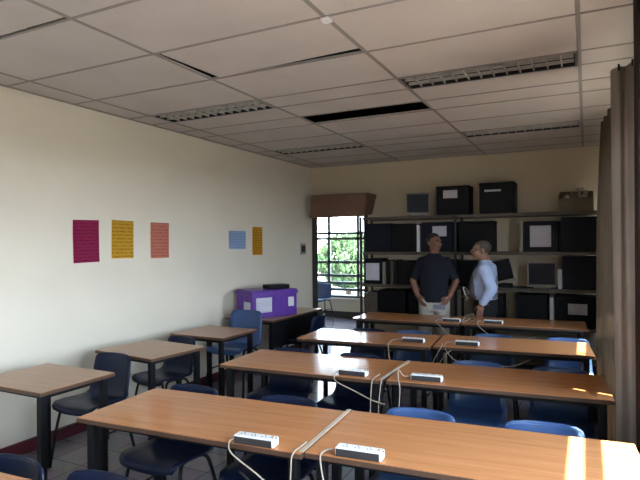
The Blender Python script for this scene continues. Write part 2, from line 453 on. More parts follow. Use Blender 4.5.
CH = [ # x, y(origin; back is ~.235 behind), rot deg, dark?, label
 (-2.08, 2.30, 2, 1, 'dark blue chair tucked behind the nearest desk row, at its far left end'),
 (-1.45, 2.34, 4, 1, 'dark blue chair back behind the nearest row, second from its left end'),
 (-.74, 2.42, 4, 0, 'blue chair back behind the nearest right desk, just right of the joint'),
 (-.17, 2.47, 5, 0, 'bright blue chair back behind the nearest right desk, closest to the curtain'),
 (-2.10, 3.53, 3, 1, 'dark blue chair behind the second row, at its far left end'),
 (-1.53, 3.56, 3, 1, 'dark blue chair behind the second row, right of the window reflection'),
 (-.68, 3.65, 4, 0, 'blue chair back in the middle behind the right desk of the second row'),
 (-.15, 3.68, 5, 0, 'blue chair behind the second row, closest to the curtain'),
 (-1.90, 4.69, 3, 1, 'dark blue chair behind the third row, the leftmost there'),
 (-1.47, 4.73, 3, 0, 'blue chair behind the third row in front of the man in navy'),
 (-.75, 4.84, 4, 0, 'blue chair behind the third row in front of the man in the pale shirt'),
 (-.14, 4.90, 5, 0, 'blue chair with a white lit rim behind the third row, closest to the curtain'),
 (-3.27, 2.79, 4, 1, 'dark blue chair standing out behind the nearest small wall desk'),
 (-3.33, 3.60, -6, 1, 'dark blue chair tucked behind the second small wall desk'),
 (-3.36, 4.70, 3, 0, 'blue chair between the small third wall desk and the purple crate'),
 (-2.02, 1.15, 2, 1, 'dark blue chair back at the bottom left edge of the photo behind the cut-off desk'),
 (-1.57, 1.19, 3, 1, 'dark chair back rising at the bottom edge, just right of the cut-off desk corner'),
 (-3.02, 5.62, -90, 1, 'dark blue chair pushed sideways under the far corner desk below the crate'),
 (-4.96, 9.93, 0, 0, 'blue chair standing alone in the next room, seen through the doorway'),
]
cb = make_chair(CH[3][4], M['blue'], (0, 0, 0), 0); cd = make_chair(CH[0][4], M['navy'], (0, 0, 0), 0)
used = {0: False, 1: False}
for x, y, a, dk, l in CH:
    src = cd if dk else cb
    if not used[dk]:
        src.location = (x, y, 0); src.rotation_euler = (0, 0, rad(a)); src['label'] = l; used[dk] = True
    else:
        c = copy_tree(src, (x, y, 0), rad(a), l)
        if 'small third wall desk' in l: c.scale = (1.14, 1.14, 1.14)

# ------------------------------------------------------------------ power strips
def make_strip(label, loc, rz, cord):
    t = thing('power_strip', label, 'power strip', loc, rz, 'white power strips on the desks')
    L, w, h = .098, .028, .038
    obj('housing', B(-L, L, -w, w, 0, h, bev=.009, seg=3), M['white_plastic'], t, smooth=False)
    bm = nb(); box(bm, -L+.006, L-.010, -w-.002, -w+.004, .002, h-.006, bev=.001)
    obj('front_shade', bm, M['socket'], t)  # dark panel stands in for shade on the white housing's front
    bm = nb()
    for k in range(4):
        x = -L+.04+k*.05
        for dx, dy in ((-.008, -.007), (.008, -.007), (0, .009)): tube(bm, [(x+dx, dy, h-.003), (x+dx, dy, h+.0008)], .0035, 6)
    obj('socket', bm, M['socket'], t)
    bm = nb(); box(bm, L-.022, L-.010, -.008, .008, h-.002, h+.004, bev=.0015)
    obj('switch', bm, M['cover'], t)
    obj('cord', tube(nb(), spline(cord, 7), .0034, 6), M['cord'], t, smooth=True)
    return t
def swag(dx, dz, front=-.09, s=1):
    """cord leaving the left end, dropping over the desk's front edge and swinging to the right"""
    return [(-.096, 0, .014), (-.112, -.012, .010), (-.112, front*.6, .004), (-.085, front, -.03), (dx*.2, front-.01, dz*.55), (dx*.65, front-.01, dz*.86), (dx, front, dz)]
ST = [ # x,y,rot,cord
 (-1.28, 1.933, 5, swag(.19, -.17, -.06), 'white power strip on the left desk of the nearest row, at its front edge'),
 (-.825, 1.995, 5, [(-.113, 0, .018), (-.14, -.01, .012), (-.15, -.05, .004), (-.135, -.075, -.05), (-.11, -.07, -.2), (-.13, -.03, -.36)], 'white power strip right of the joint on the nearest row, the closest to the camera'),
 (-1.37, 3.215, 3, swag(.24, -.14, -.085), 'white power strip on the second row lying in the window reflection'),
 (-.90, 3.28, 6, [(-.113, 0, .018), (-.15, 0, .02), (-.17, -.03, .06), (-.165, -.07, .01), (-.15, -.095, -.05), (-.16, -.08, -.2), (-.13, -.05, -.34)], 'white power strip right of the joint on the second row'),
 (-1.35, 4.50, 4, [(-.113, 0, .018), (-.16, 0, .015), (-.18, -.09, .01), (-.175, -.18, -.02), (-.14, -.20, -.2), (-.05, -.20, -.32)], 'white power strip on the left desk of the third row'),
 (-.90, 4.535, 5, [(-.113, 0, .018), (-.15, 0, .02), (-.17, -.06, .012), (-.16, -.12, -.02), (-.08, -.14, -.10), (.1, -.13, -.13), (.35, -.12, -.12), (.5, -.1, -.06)], 'white power strip on the right desk of the third row, beside a loose cable'),
 (-1.32, 5.825, 3, [(-.113, 0, .018), (-.15, -.02, .015), (-.15, -.10, .008), (-.10, -.14, -.03), (0, -.13, -.12), (.15, -.12, -.14)], 'white power strip on the farthest row in front of the man in navy'),
 (-.89, 5.865, 3, [(-.113, 0, .018), (-.15, -.02, .02), (-.15, -.09, .010), (-.12, -.13, -.03), (0, -.12, -.11), (.2, -.11, -.14), (.42, -.11, -.10)], 'white power strip on the farthest row below the man in the pale shirt'),
]
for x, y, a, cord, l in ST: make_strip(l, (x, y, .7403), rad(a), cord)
# loose cables hanging at the seams
def cable(label, pts, m='cord', r=.0034):
    o = obj('cable', tube(nb(), spline(pts, 8), r, 6), M[m], smooth=True); tag(o, label, 'cable', 'loose cables hanging at the desk joints'); return o
cable('pale cable hanging straight down at the joint of the nearest row', [(-1.085, 2.03, .7475), (-1.083, 1.96, .748), (-1.08, 1.905, .745), (-1.083, 1.89, .70), (-1.09, 1.90, .5), (-1.05, 1.93, .3), (-1.02, 1.96, .16)])
cable('black cable drooping under the joint of the nearest row', [(-1.35, 1.91, .62), (-1.2, 1.90, .54), (-1.05, 1.905, .52), (-.85, 1.93, .57), (-.7, 1.95, .60)], 'black_cord', .005)
cable('pale cable looped over the joint of the second row', [(-1.13, 3.66, .755), (-1.15, 3.4, .756), (-1.15, 3.2, .752), (-1.155, 3.145, .72), (-1.17, 3.15, .5), (-1.10, 3.17, .36), (-1.0, 3.19, .45), (-.96, 3.2, .58)])
cable('second pale cable dangling beside the joint of the second row', [(-1.21, 3.28, .748), (-1.2, 3.14, .752), (-1.20, 3.10, .71), (-1.21, 3.11, .5), (-1.16, 3.13, .32), (-1.08, 3.15, .2)])
cable('black cable sagging below the power strip of the second row', [(-1.2, 3.14, .62), (-1.05, 3.15, .56), (-.9, 3.16, .60), (-.78, 3.2, .57)], 'black_cord', .005)
cable('tangle of pale cable standing on the farthest row between two power strips', [(-1.2, 5.80, .746), (-1.16, 5.86, .765), (-1.12, 5.80, .79), (-1.15, 5.75, .765), (-1.2, 5.78, .75), (-1.17, 5.84, .80), (-1.1, 5.86, .83), (-1.09, 5.9, .76), (-1.13, 5.9, .746)])
cable('pale cable coiled at the joint of the third row', [(-1.10, 4.50, .746), (-1.08, 4.42, .748), (-1.09, 4.38, .72), (-1.15, 4.37, .60), (-1.18, 4.39, .45), (-1.13, 4.40, .55), (-1.06, 4.39, .66), (-1.0, 4.42, .72)])

# ------------------------------------------------------------------ wall sheets, switch
def sheet(name, label, cat, y0, y1, z0, z1, m, tilt=0):
    w, h = (y1-y0)/2, (z1-z0)/2
    bm = nb(); n = 6
    grid = [[bm.verts.new((.004+.006*abs(j/n-.5)*(1 if k in (0, n) else .3), -w+2*w*j/n, -h+2*h*k/n)) for j in range(n+1)] for k in range(n+1)]
    for k in range(n):
        for j in range(n): bm.faces.new((grid[k][j], grid[k][j+1], grid[k+1][j+1], grid[k+1][j]))
    bmesh.ops.solidify(bm, geom=bm.faces[:], thickness=.0012)
    o = obj(name, bm, m); tag(o, label, cat, 'paper sheets on the left wall'); o.location = (XL+.001, (y0+y1)/2, (z0+z1)/2); o.rotation_euler = (tilt, 0, 0)
    return o
sheet('poster', 'magenta paper sheet with dark writing on the left wall', 'poster', 3.115, 3.385, 1.45, 1.82, poster_mat('magenta_sheet', (.46, .024, .11), (.16, .004, .05), 34, .75), rad(1))
sheet('poster', 'bright yellow paper sheet with orange writing on the left wall', 'poster', 3.525, 3.79, 1.475, 1.83, poster_mat('yellow_sheet', (.85, .55, .04), (.62, .20, .02), 30, .8), rad(-.5))
sheet('poster', 'salmon pink paper sheet with faint writing on the left wall', 'poster', 4.015, 4.275, 1.465, 1.825, poster_mat('salmon_sheet', (.84, .33, .23), (.60, .13, .10), 30, .7))
sheet('poster', 'pale blue paper sheet on the left wall', 'poster', 5.32, 5.68, 1.54, 1.765, poster_mat('pale_blue_sheet', (.50, .66, .92), (.34, .36, .62), 30, .6), rad(.5))
sheet('poster', 'narrow orange-yellow paper sheet beside the pale blue one', 'poster', 5.83, 6.07, 1.455, 1.825, poster_mat('orange_sheet', (.84, .46, .03), (.58, .18, .02), 30, .7))
t = thing('light_switch', 'grey double light switch on the left wall beside the doorway', 'switch', (XL, 7.22, 1.52))
obj('plate', B(0, .012, -.085, .085, -.085, .085, bev=.004), M['alu'], t)
obj('rocker', B(.010, .020, -.05, -.008, -.05, .05, bev=.003), M['box_black'], t)
obj('rocker', B(.010, .020, .012, .054, -.05, .05, bev=.003), M['socket'], t)

# ------------------------------------------------------------------ pelmet box above the doorway
bm = nb()
f = [(-3.76, 7.20, 1.995), (-2.86, 7.20, 2.0), (-2.83, 7.20, 2.33), (-3.745, 7.20, 2.335)]
k = [(-3.76, 7.525, 2.02), (-2.88, 7.525, 2.03), (-2.80, 7.525, 2.32), (-3.745, 7.525, 2.33)]
vf = [bm.verts.new(p) for p in f]; vk = [bm.verts.new(p) for p in k]
bm.faces.new(vf); bm.faces.new(vk[::-1])
for i in range(4): bm.faces.new((vf[i], vk[i], vk[(i+1) % 4], vf[(i+1) % 4]))
bmesh.ops.bevel(bm, geom=bm.edges[:], offset=.008, segments=2, affect='EDGES')
t = thing('pelmet_box', 'brown cardboard-coloured box fixed on the wall above the doorway', 'pelmet', (0, 0, 0))
obj('body', bm, M['cardboard'], t)
obj('bottom_lip', B(-3.77, -2.87, 7.188, 7.20, 1.985, 2.05, bev=.003), M['cardboard'], t)

# ------------------------------------------------------------------ purple crate
ang = rad(63)
t = thing('storage_crate', 'purple plastic crate with white paper labels on the far corner desk', 'crate', (-3.44, 5.15, .7405), ang)
# local x along the long face (0..L), local y into the crate (0..Wd)
def crate_body(L, Wd, Hc):
    bm = nb(); e = .006
    for (x0, x1, y0, y1, z0, z1) in ((0, L, 0, e, 0, Hc), (0, L, Wd-e, Wd, 0, Hc), (0, e, e, Wd-e, 0, Hc), (L-e, L, e, Wd-e, 0, Hc), (0, L, 0, Wd, 0, .008)):
        box(bm, x0, x1, y0, y1, z0, z1)
    for x in [i*L/6 for i in range(7)]:
        box(bm, max(0, x-.007), min(L, x+.007), -.006, 0, .01, Hc-.05); 
    for y in (0, Wd*.33, Wd*.66, Wd-.014):
        box(bm, -.006, 0, y, y+.014, .01, Hc-.05); box(bm, L, L+.006, y, y+.014, .01, Hc-.05)
    return bm
L, Wd, Hc = .60, .38, .30
obj('body', crate_body(L, Wd, Hc), M['purple'], t)
bm = nb(); box(bm, -.016, L+.016, -.016, .004, Hc-.04, Hc, bev=.004); box(bm, -.016, L+.016, Wd-.004, Wd+.016, Hc-.04, Hc, bev=.004)
box(bm, -.016, .004, 0, Wd, Hc-.04, Hc, bev=.004); box(bm, L-.004, L+.016, 0, Wd, Hc-.04, Hc, bev=.004)
obj('rim', bm, M['purple'], t)
obj('lid', B(-.008, L+.008, -.008, Wd+.008, Hc, Hc+.016, bev=.005), M['purple'], t)
pm = poster_mat('label_paper', (.55, .55, .62), (.25, .25, .35), 60, .5)
obj('paper_label', B(.04, .25, -.009, -.0065, .06, .23), pm, t)
obj('paper_label', B(.48, .56, -.009, -.0065, .11, .22), M['paper'], t)
obj('paper_label', B(-.009, -.0065, .04, .20, .05, .18), pm, t)
t = obj('flat_case', B(-.14, .14, -.09, .09, 0, .05, bev=.008), M['box_black'])
tag(t, 'flat black case lying on top of the purple crate', 'case', loc=(-3.40, 5.60, .7405+.3162), rz=ang)

# ------------------------------------------------------------------ rack of boxes on the back wall
RX0, RX1, RY0, RY1 = -2.86, .13, 7.09, 7.49
SZ = [.12, .56, 1.02, 1.475, 1.965]
t = thing('shelving_rack', 'long dark metal shelving rack full of boxes along the back wall', 'shelves', (0, 0, 0))
for z in SZ:
    bm = nb(); box(bm, RX0, RX1, RY0, RY1, z-.028, z-.020); box(bm, RX0, RX1, RY0-.004, RY0+.004, z-.04, z); box(bm, RX0, RX1, RY1-.004, RY1+.004, z-.04, z); box(bm, RX0+.005, RX1-.005, RY0+.005, RY1-.005, z-.010, z)
    obj('shelf_board', bm, M['rack'], t)
for x in (RX0-.02, -1.545, RX1+.02):
    for y in (RY0-.015, RY1+.015):
        bm = nb(); box(bm, x-.018, x+.018, y-.004 , y+.004, 0, 1.975); box(bm, x-.003, x+.003, y-.014, y+.014, 0, 1.975)
        obj('upright', bm, M['post'], t)

def sbox(label, x0, x1, z, h, m='box_black', y0=7.115, d=.32, paper=None, line=None, rz=0, name='storage_box', lid=True):
    w = (x1-x0)/2
    t = thing(name, label, 'box', ((x0+x1)/2, y0+d/2, z+.0005), rz, 'black boxes on the rack')
    obj('body', B(-w, w, -d/2, d/2, 0, h-.03, bev=.006), M[m], t)
    obj('lid', B(-w-.004, w+.004, -d/2-.004, d/2+.004, h-.035, h, bev=.006), M[m], t)
    if paper:
        px0, px1, pz0, pz1 = paper
        obj('paper_label', B(-w+px0*2*w, -w+px1*2*w, -d/2-.0065, -d/2-.004, pz0*h, pz1*h), pm2, t)
    if line:
        bm = nb(); n = 7; a, b_, zz = line
        for k in range(n):
            xa = a+(b_-a)*k/n; box(bm, -w+xa*2*w, -w+(xa+(b_-a)/n*.8)*2*w, -d/2-.0065, -d/2-.003, zz*h-.012, zz*h+.012)
        obj('printed_line', bm, M['paper'], t)
    return t
pm2 = poster_mat('box_label_paper', (.50, .48, .52), (.3, .28, .34), 40, .4)

def screen_box(label, x0, x1, z, h, bezel, rz=0., tilt=0., dd=.28, y=7.14, name='monitor'):
    w = (x1-x0)/2
    t = thing(name, label, 'monitor', ((x0+x1)/2, y+.02, z+.0005), rz, 'monitors on the rack')
    t.rotation_euler = (0, tilt, rz)
    bm = nb(); b = .018
    box(bm, -w, -w+b, -.02, .03, .02, h, bev=.004); box(bm, w-b, w, -.02, .03, .02, h, bev=.004); box(bm, -w, w, -.02, .03, h-b, h, bev=.004); box(bm, -w, w, -.02, .03, .02, .02+b*1.6, bev=.004)
    obj('bezel', bm, M[bezel], t)
    obj('screen', B(-w+b*.7, w-b*.7, -.010, .0, .02+b*1.2, h-b*.7), M['screen'], t)
    bm = nb()
    v0 = [bm.verts.new(p) for p in ((-w+.004, .03, .024), (w-.004, .03, .024), (w-.004, .03, h-.004), (-w+.004, .03, h-.004))]
    q = .62
    v1 = [bm.verts.new(p) for p in ((-w*q, dd, .035), (w*q, dd, .035), (w*q, dd, h*.8), (-w*q, dd, h*.8))]
    bm.faces.new(v0); bm.faces.new(v1)
    for i in range(4): bm.faces.new((v0[i], v0[(i+1) % 4], v1[(i+1) % 4], v1[i]))
    obj('casing', bm, M[bezel], t)
    obj('stand', B(-w*.6, w*.6, .02, dd*.75, 0, .03, bev=.005), M[bezel], t)
    return t
S = SZ
# top of the rack
screen_box('small beige monitor with a dark screen on top of the rack, left end', -2.24, -1.91, S[4], .32, 'beige_plastic', rz=rad(24), y=7.15)
sbox('black box with a white paper label on top of the rack', -1.80, -1.375, S[4], .385, paper=(.22, .66, .58, .85))
sbox('black box with a thin white printed line on top of the rack', -1.24, -.81, S[4], .40, line=(.16, .64, .74))
t = thing('clear_bin', 'clear brownish bin with pale crumpled contents at the right end of the rack top', 'bin', (-.11, 7.27, S[4]+.0005), 0)
mclear = mat('cloudy_plastic', (.11, .085, .04), .5, noise=(9, .2))
bm = nb()
for a in ((-.19, .19, -.13, -.124, 0, .16), (-.19, .19, .124, .13, 0, .26), (-.19, -.184, -.13, .13, 0, .22), (.184, .19, -.13, .13, 0, .22), (-.19, .19, -.13, .13, 0, .006)): box(bm, *a)
obj('tub', bm, mclear, t)
bm = nb()
for k in range(14):
    c = V((random.uniform(-.14, .14), random.uniform(-.11, .02), random.uniform(.12, .27)))
    r = random.uniform(.025, .05)
    mm = Matrix.Translation(c) @ Euler((random.random()*3, random.random()*3, 0)).to_matrix().to_4x4() @ Matrix.Diagonal((1, .7, .8, 1))
    bmesh.ops.create_icosphere(bm, subdivisions=1, radius=r, matrix=mm)
o = obj('contents', bm, mat('pale_contents', (.36, .33, .28), .8, noise=(14, .5)), t); o['kind'] = 'stuff'
# second level
sbox('dark box at the left end of the upper shelf, beside the doorway', -2.83, -2.45, S[3], .40, 'box_navy')
sbox('dark box second from the left on the upper shelf', -2.43, -2.10, S[3], .39)
t = obj('folder', B(-.022, .022, -.14, .14, 0, .37, bev=.004), M['paper']); tag(t, 'white folder standing behind the head of the man in navy', 'folder', 'white folders on the rack', (-2.06, 7.27, S[3]+.0005))
sbox('dark box with a white label behind the head of the man in navy', -2.01, -1.58, S[3], .40, 'box_navy', paper=(.36, .80, .52, .86))
sbox('dark box above the head of the man in the pale shirt', -1.51, -1.07, S[3], .40)
t = obj('folder', B(-.022, .022, -.14, .14, 0, .36, bev=.004), M['beige_plastic']); tag(t, 'cream folder standing left of the box with the big white sheet', 'folder', 'white folders on the rack', (-.735, 7.27, S[3]+.0005))
sbox('black box with a large white sheet on the upper shelf', -.70, -.31, S[3], .38, paper=(.18, .80, .16, .85))
sbox('dark navy box at the right end of the upper shelf', -.27, .11, S[3], .42, 'box_navy')
# third level
sbox('dark box with a white printed label beside the doorway', -2.84, -2.60, S[2], .36, paper=(.08, .92, .15, .82))
for i, (x, m, h, l) in enumerate([(-2.56, 'beige_plastic', .31, 'beige binder standing next to the labelled box beside the doorway'), (-2.50, 'box_black', .34, 'black binder between two paler ones on the middle shelf'), (-2.44, 'rack', .33, 'brown binder on the middle shelf left of the man in navy'), (-2.385, 'box_black', .34, 'black binder nearest the man in navy on the middle shelf')]):
    t = obj('binder', B(-.024, .024, -.13, .13, 0, h, bev=.004), M[m]); tag(t, l, 'binder', 'binders on the middle shelf', (x, 7.26, S[2]+.0005))
sbox('dark box behind the shoulder of the man in navy', -2.34, -1.95, S[2], .33)
sbox('dark box between the two men on the middle shelf', -1.92, -1.57, S[2], .35)
sbox('dark box behind the man in the pale shirt on the middle shelf', -1.52, -1.27, S[2], .34)
# tilted one
t = thing('laptop_case', 'black case leaning at a slant on the middle shelf, with a white strip below', 'case', (-1.005, 7.25, S[2]+.0005), rad(4))
bm = nb(); box(bm, -.17, .17, -.05, .05, 0, .26, bev=.012, mtx=Matrix.Translation((0, 0, .075)) @ Matrix.Rotation(rad(-14), 4, 'Y')); obj('case_body', bm, M['box_black'], t)
bm = nb(); box(bm, -.14, .20, -.09, -.045, -.005, .025, bev=.006, mtx=Matrix.Translation((0, 0, .052)) @ Matrix.Rotation(rad(-14), 4, 'Y')); obj('white_strip', bm, M['beige_plastic'], t)
bm = nb(); box(bm, -.15, .15, -.04, .05, 0, .05, bev=.004); obj('base', bm, M['box_black'], t)
screen_box('cream framed dark screen on the middle shelf at the right', -.67, -.33, S[2], .33, 'beige_plastic', y=7.13)
t = obj('folder', B(-.022, .022, -.14, .14, 0, .24, bev=.004), M['paper']); tag(t, 'white folder standing right of the cream framed screen', 'folder', 'white folders on the rack', (-.295, 7.25, S[2]+.0005))
sbox('dark navy box at the right end of the middle shelf', -.26, .11, S[2], .40, 'box_navy')
# fourth level
sbox('dark box on the low shelf left of the man in navy', -2.62, -2.25, S[1], .38)
sbox('beige-brown box on the low shelf beside the doorway', -2.84, -2.66, S[1], .34, 'rack')
sbox('dark box on the low shelf behind the man in navy', -2.20, -1.80, S[1], .36)
sbox('dark box on the low shelf right of the man in the pale shirt', -1.3, -.96, S[1], .36)
sbox('dark box in the middle of the low shelf, right of an empty gap', -.80, -.44, S[1], .38)
t = obj('folder', B(-.020, .020, -.14, .14, 0, .36, bev=.004), M['paper']); tag(t, 'white folder on the low shelf left of the grey labelled box', 'folder', 'white folders on the rack', (-.39, 7.25, S[1]+.0005))
sbox('dark box with a grey label at the right end of the low shelf', -.345, .11, S[1], .38, paper=(.30, .76, .42, .76))

# ------------------------------------------------------------------ curtains
def curtain(label, plan, z0, z1, m, nz=10, sway=.012, gather=0.):
    pts = spline([(x, y, 0) for x, y in plan], 8)
    bm = nb(); rows = []
    for k in range(nz+1):
        f = k/nz; z = z0+(z1-z0)*f
        rows.append([bm.verts.new((p.x+gather*f**3+sway*math.sin(i*.31+f*3)*(1-f), p.y+sway*.5*math.sin(i*.23+f*4)*(1-f), z)) for i, p in enumerate(pts)])
    for k in range(nz):
        for i in range(len(pts)-1): bm.faces.new((rows[k][i], rows[k][i+1], rows[k+1][i+1], rows[k+1][i]))
    bmesh.ops.solidify(bm, geom=bm.faces[:], thickness=.003)
    t = thing('curtain', label, 'curtain', (0, 0, 0), 0, 'curtains along the right side')
    obj('cloth', bm, m, t, smooth=True)
    for i in range(0, len(pts), 16): obj('hook', tube(nb(), [(pts[i].x, pts[i].y, z1-.02), (pts[i].x, pts[i].y, z1+.012)], .005, 6), M['black_metal'], t)
    return t
curtain('curtain bundle with shade put into its dark brown colour, at the right edge of the photo, nearest', [(.32, 2.76), (.27, 2.71), (.25, 2.77), (.215, 2.74), (.20, 2.79), (.25, 2.82), (.24, 2.86), (.32, 2.87)], .03, 2.72, M['curtain_shaded'])
curtain('curtain with side light put into its grey-brown colour, right behind the dark bundle', [(.36, 2.93), (.27, 2.93), (.205, 2.96), (.18, 3.02), (.15, 3.01), (.118, 3.06), (.13, 3.14), (.20, 3.17), (.24, 3.24)], .03, 2.46, M['curtain'])
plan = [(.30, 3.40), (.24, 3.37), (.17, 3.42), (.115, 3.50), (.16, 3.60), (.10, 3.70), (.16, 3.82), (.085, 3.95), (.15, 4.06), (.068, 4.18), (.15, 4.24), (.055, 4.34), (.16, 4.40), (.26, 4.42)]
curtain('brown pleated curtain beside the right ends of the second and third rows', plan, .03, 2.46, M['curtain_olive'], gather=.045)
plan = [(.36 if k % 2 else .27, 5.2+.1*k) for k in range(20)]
curtain('unseen brown pleated curtain added over the far right window to darken the rack', plan, .03, 2.46, M['curtain_olive'], sway=.006)  # hidden from the camera, added to block the far window's light
t = thing('curtain_rail', 'thin dark curtain rail along the top of the right wall', 'curtain rail', (0, 0, 0))
obj('rail', tube(nb(), [(.30, 2.2, 2.50), (.26, 7.3, 2.50)], .012, 8), M['black_metal'], t, smooth=True)
bm = nb()
for yy in (2.4, 4.0, 5.6, 7.1): box(bm, .26, XR, yy-.012, yy+.012, 2.488, 2.512)
obj('bracket', bm, M['black_metal'], t)

# ------------------------------------------------------------------ people
def capsule(bm, p0, r0, p1, r1, n=14):
    """tapered limb with round ends"""
    p0, p1 = V(p0), V(p1); d = p1-p0; L = d.length; ax = d.normalized()
    pts = []; rs = []
    for k in range(5):
        a = -PI/2+PI/2*k/4*.98+.02
        pts.append(p0+ax*(r0*math.sin(a))); rs.append(max(.001, r0*math.cos(a)))
    for k in range(1, 5):
        a = PI/2*k/4*.98
        if k == 1: pts.append(p1); rs.append(r1)
        pts.append(p1+ax*(r1*math.sin(a))); rs.append(max(.001, r1*math.cos(a)))
    tube(bm, pts, rs, n)
def ell(bm, c, r, rot=(0, 0, 0)):
    m = Matrix.Translation(V(c)) @ Euler(rot).to_matrix().to_4x4() @ Matrix.Diagonal((*r, 1))
    bmesh.ops.create_icosphere(bm, subdivisions=3, radius=1, matrix=m)
def loft(bm, secs, n=24):
    """secs: (center(x,y,z), rx, ry) stacked rings"""
    rings = []
    for c, rx, ry in secs:
        rings.append([bm.verts.new((c[0]+rx*math.cos(2*PI*k/n), c[1]+ry*math.sin(2*PI*k/n), c[2])) for k in range(n)])
    for i in range(len(rings)-1):
        for k in range(n): bm.faces.new((rings[i][k], rings[i][(k+1) % n], rings[i+1][(k+1) % n], rings[i+1][k]))
    bm.faces.new(rings[0][::-1]); bm.faces.new(rings[-1])
def fuse(name, bm, m, parent, voxel=.008, smooth_it=4):
    """one continuous surface from overlapping limbs"""
    bmesh.ops.recalc_face_normals(bm, faces=bm.faces)
    me = bpy.data.meshes.new(name); bm.to_mesh(me); bm.free()
    tmp = bpy.data.objects.new('tmp', me); C.objects.link(tmp)
    r = tmp.modifiers.new('r', 'REMESH'); r.mode = 'VOXEL'; r.voxel_size = voxel; r.use_smooth_shade = True
    s = tmp.modifiers.new('s', 'SMOOTH'); s.iterations = smooth_it; s.factor = .5
    dg = bpy.context.evaluated_depsgraph_get()
    me2 = bpy.data.meshes.new_from_object(tmp.evaluated_get(dg)); me2.name = name
    bpy.data.objects.remove(tmp); bpy.data.meshes.remove(me)
    me2.materials.clear(); me2.materials.append(m)
    for p in me2.polygons: p.use_smooth = True
    o = bpy.data.objects.new(name, me2); C.objects.link(o); o.parent = parent
    return o
def hand(bm, wrist, dirv, palm_n, side, curl=.5, k=1.):
    """palm + 4 fingers + thumb. dirv: finger direction, palm_n: palm normal (fingers curl to it), side: towards the thumb"""
    w, d, n, s = V(wrist), V(dirv).normalized(), V(palm_n).normalized(), V(side).normalized()
    pc = w+d*.05*k
    for q in (-.028, -.010, .010, .028):
        capsule(bm, w+d*.012+s*q*.7, .014*k, w+d*.085*k+s*q, .012*k, 8)
    for q, ln in ((.030, .070), (.010, .080), (-.010, .074), (-.030, .056)):
        a = w+d*.085*k+s*q; cur = d.copy(); p = a
        for j, f in enumerate((.42, .33, .25)):
            cur = (cur+n*curl*(.35 if j == 0 else .6)).normalized()
            e = p+cur*ln*f*k*1.1; capsule(bm, p, (.0095-.001*j)*k, e, (.0088-.001*j)*k, 8); p = e
    a = w+d*.025*k+s*.03; m1 = a+(d*.6+s*.75+n*.3).normalized()*.042*k; m2 = m1+(d*.9+s*.2+n*.4).normalized()*.034*k
    capsule(bm, a, .014*k, m1, .011*k, 8); capsule(bm, m1, .011*k, m2, .009*k, 8)
def head(bm, c, yaw, k=1.):
    """head centre c, face towards -Y before yaw"""
    R = Matrix.Rotation(yaw, 4, 'Z'); T = Matrix.Translation(V(c)) @ R
    def e(p, r, rot=(0, 0, 0)):
        m = T @ Matrix.Translation(V(p)*k) @ Euler(rot).to_matrix().to_4x4() @ Matrix.Diagonal((r[0]*k, r[1]*k, r[2]*k, 1))
        bmesh.ops.create_icosphere(bm, subdivisions=3, radius=1, matrix=m)
    e((0, .012, .035), (.076, .095, .085)); e((0, -.02, -.03), (.064, .075, .085)); e((0, -.055, -.085), (.034, .032, .03))
    e((0, -.078, .03), (.055, .022, .018)); e((0, -.098, -.012), (.013, .020, .026), (.35, 0, 0)); e((0, -.110, -.025), (.016, .014, .012))
    e((0, -.088, -.058), (.028, .014, .014)); e((.045, -.065, -.02), (.022, .024, .018)); e((-.045, -.065, -.02), (.022, .024, .018))
    for sx in (-1, 1): e((sx*.078, .012, -.005), (.012, .022, .034), (0, 0, sx*.3))
    return T
def face_parts(T, parent, k=1.):
    for sx in (-1, 1):
        bm = nb(); bmesh.ops.create_uvsphere(bm, u_segments=12, v_segments=8, radius=.0105*k, matrix=T @ Matrix.Translation(V((sx*.031, -.079, .008))*k))
        e = obj('eye', bm, M['eye_white'], parent, smooth=True)
        bm = nb(); bmesh.ops.create_uvsphere(bm, u_segments=10, v_segments=6, radius=.0065*k, matrix=T @ Matrix.Translation(V((sx*.031, -.0855, .008))*k)); obj('iris', bm, M['eye_dark'], e, smooth=True)
        bm = nb(); tube(bm, [T @ (V((sx*.016, -.097, .030))*k), T @ (V((sx*.034, -.096, .036))*k), T @ (V((sx*.052, -.082, .030))*k)], .005*k, 6); obj('eyebrow', bm, M['hair_black'], parent)
    bm = nb(); tube(bm, [T @ (V((-.024, -.095, -.058))*k), T @ (V((0, -.106, -.054))*k), T @ (V((.024, -.095, -.058))*k)], [.003*k, .0065*k, .003*k], 6); obj('mouth', bm, M['lip'], parent, smooth=True)
def hair(T, parent, m, k=1., front=.055, back=-.05):
    bm = nb()
    bmesh.ops.create_icosphere(bm, subdivisions=4, radius=1, matrix=Matrix.Translation((0, .016*k, .040*k)) @ Matrix.Diagonal((.083*k, .100*k, .089*k, 1)))
    kill = []
    for v in bm.verts:
        y, z = v.co.y/k, v.co.z/k
        lim = front+.02 if y < -.05 else (front-.01 if y < -.02 else (-.0 if y < .03 else back))
        if z < lim: kill.append(v)
    bmesh.ops.delete(bm, geom=kill, context='VERTS')
    bmesh.ops.solidify(bm, geom=bm.faces[:], thickness=.012)
    bmesh.ops.transform(bm, matrix=T, verts=bm.verts)
    obj('hair', bm, m, parent, smooth=True)

def shoes(parent, feet, fwd):
    for (x, y) in feet:
        bm = nb(); f = V((*fwd, 0))
        p = V((x, y, 0)); capsule(bm, p-f*.05+V((0, 0, .045)), .042, p+f*.14+V((0, 0, .034)), .032, 12)
        for v in bm.verts:
            if v.co.z < .004: v.co.z = .004
        o = obj('shoe', bm, M['box_black'], parent, smooth=True)
        bm = nb(); 
        a = math.atan2(f.y, f.x); box(bm, -.095, .175, -.042, .042, 0, .014, bev=.006, mtx=Matrix.Translation((x, y, 0)) @ Matrix.Rotation(a, 4, 'Z')); obj('sole', bm, M['black_metal'], o)

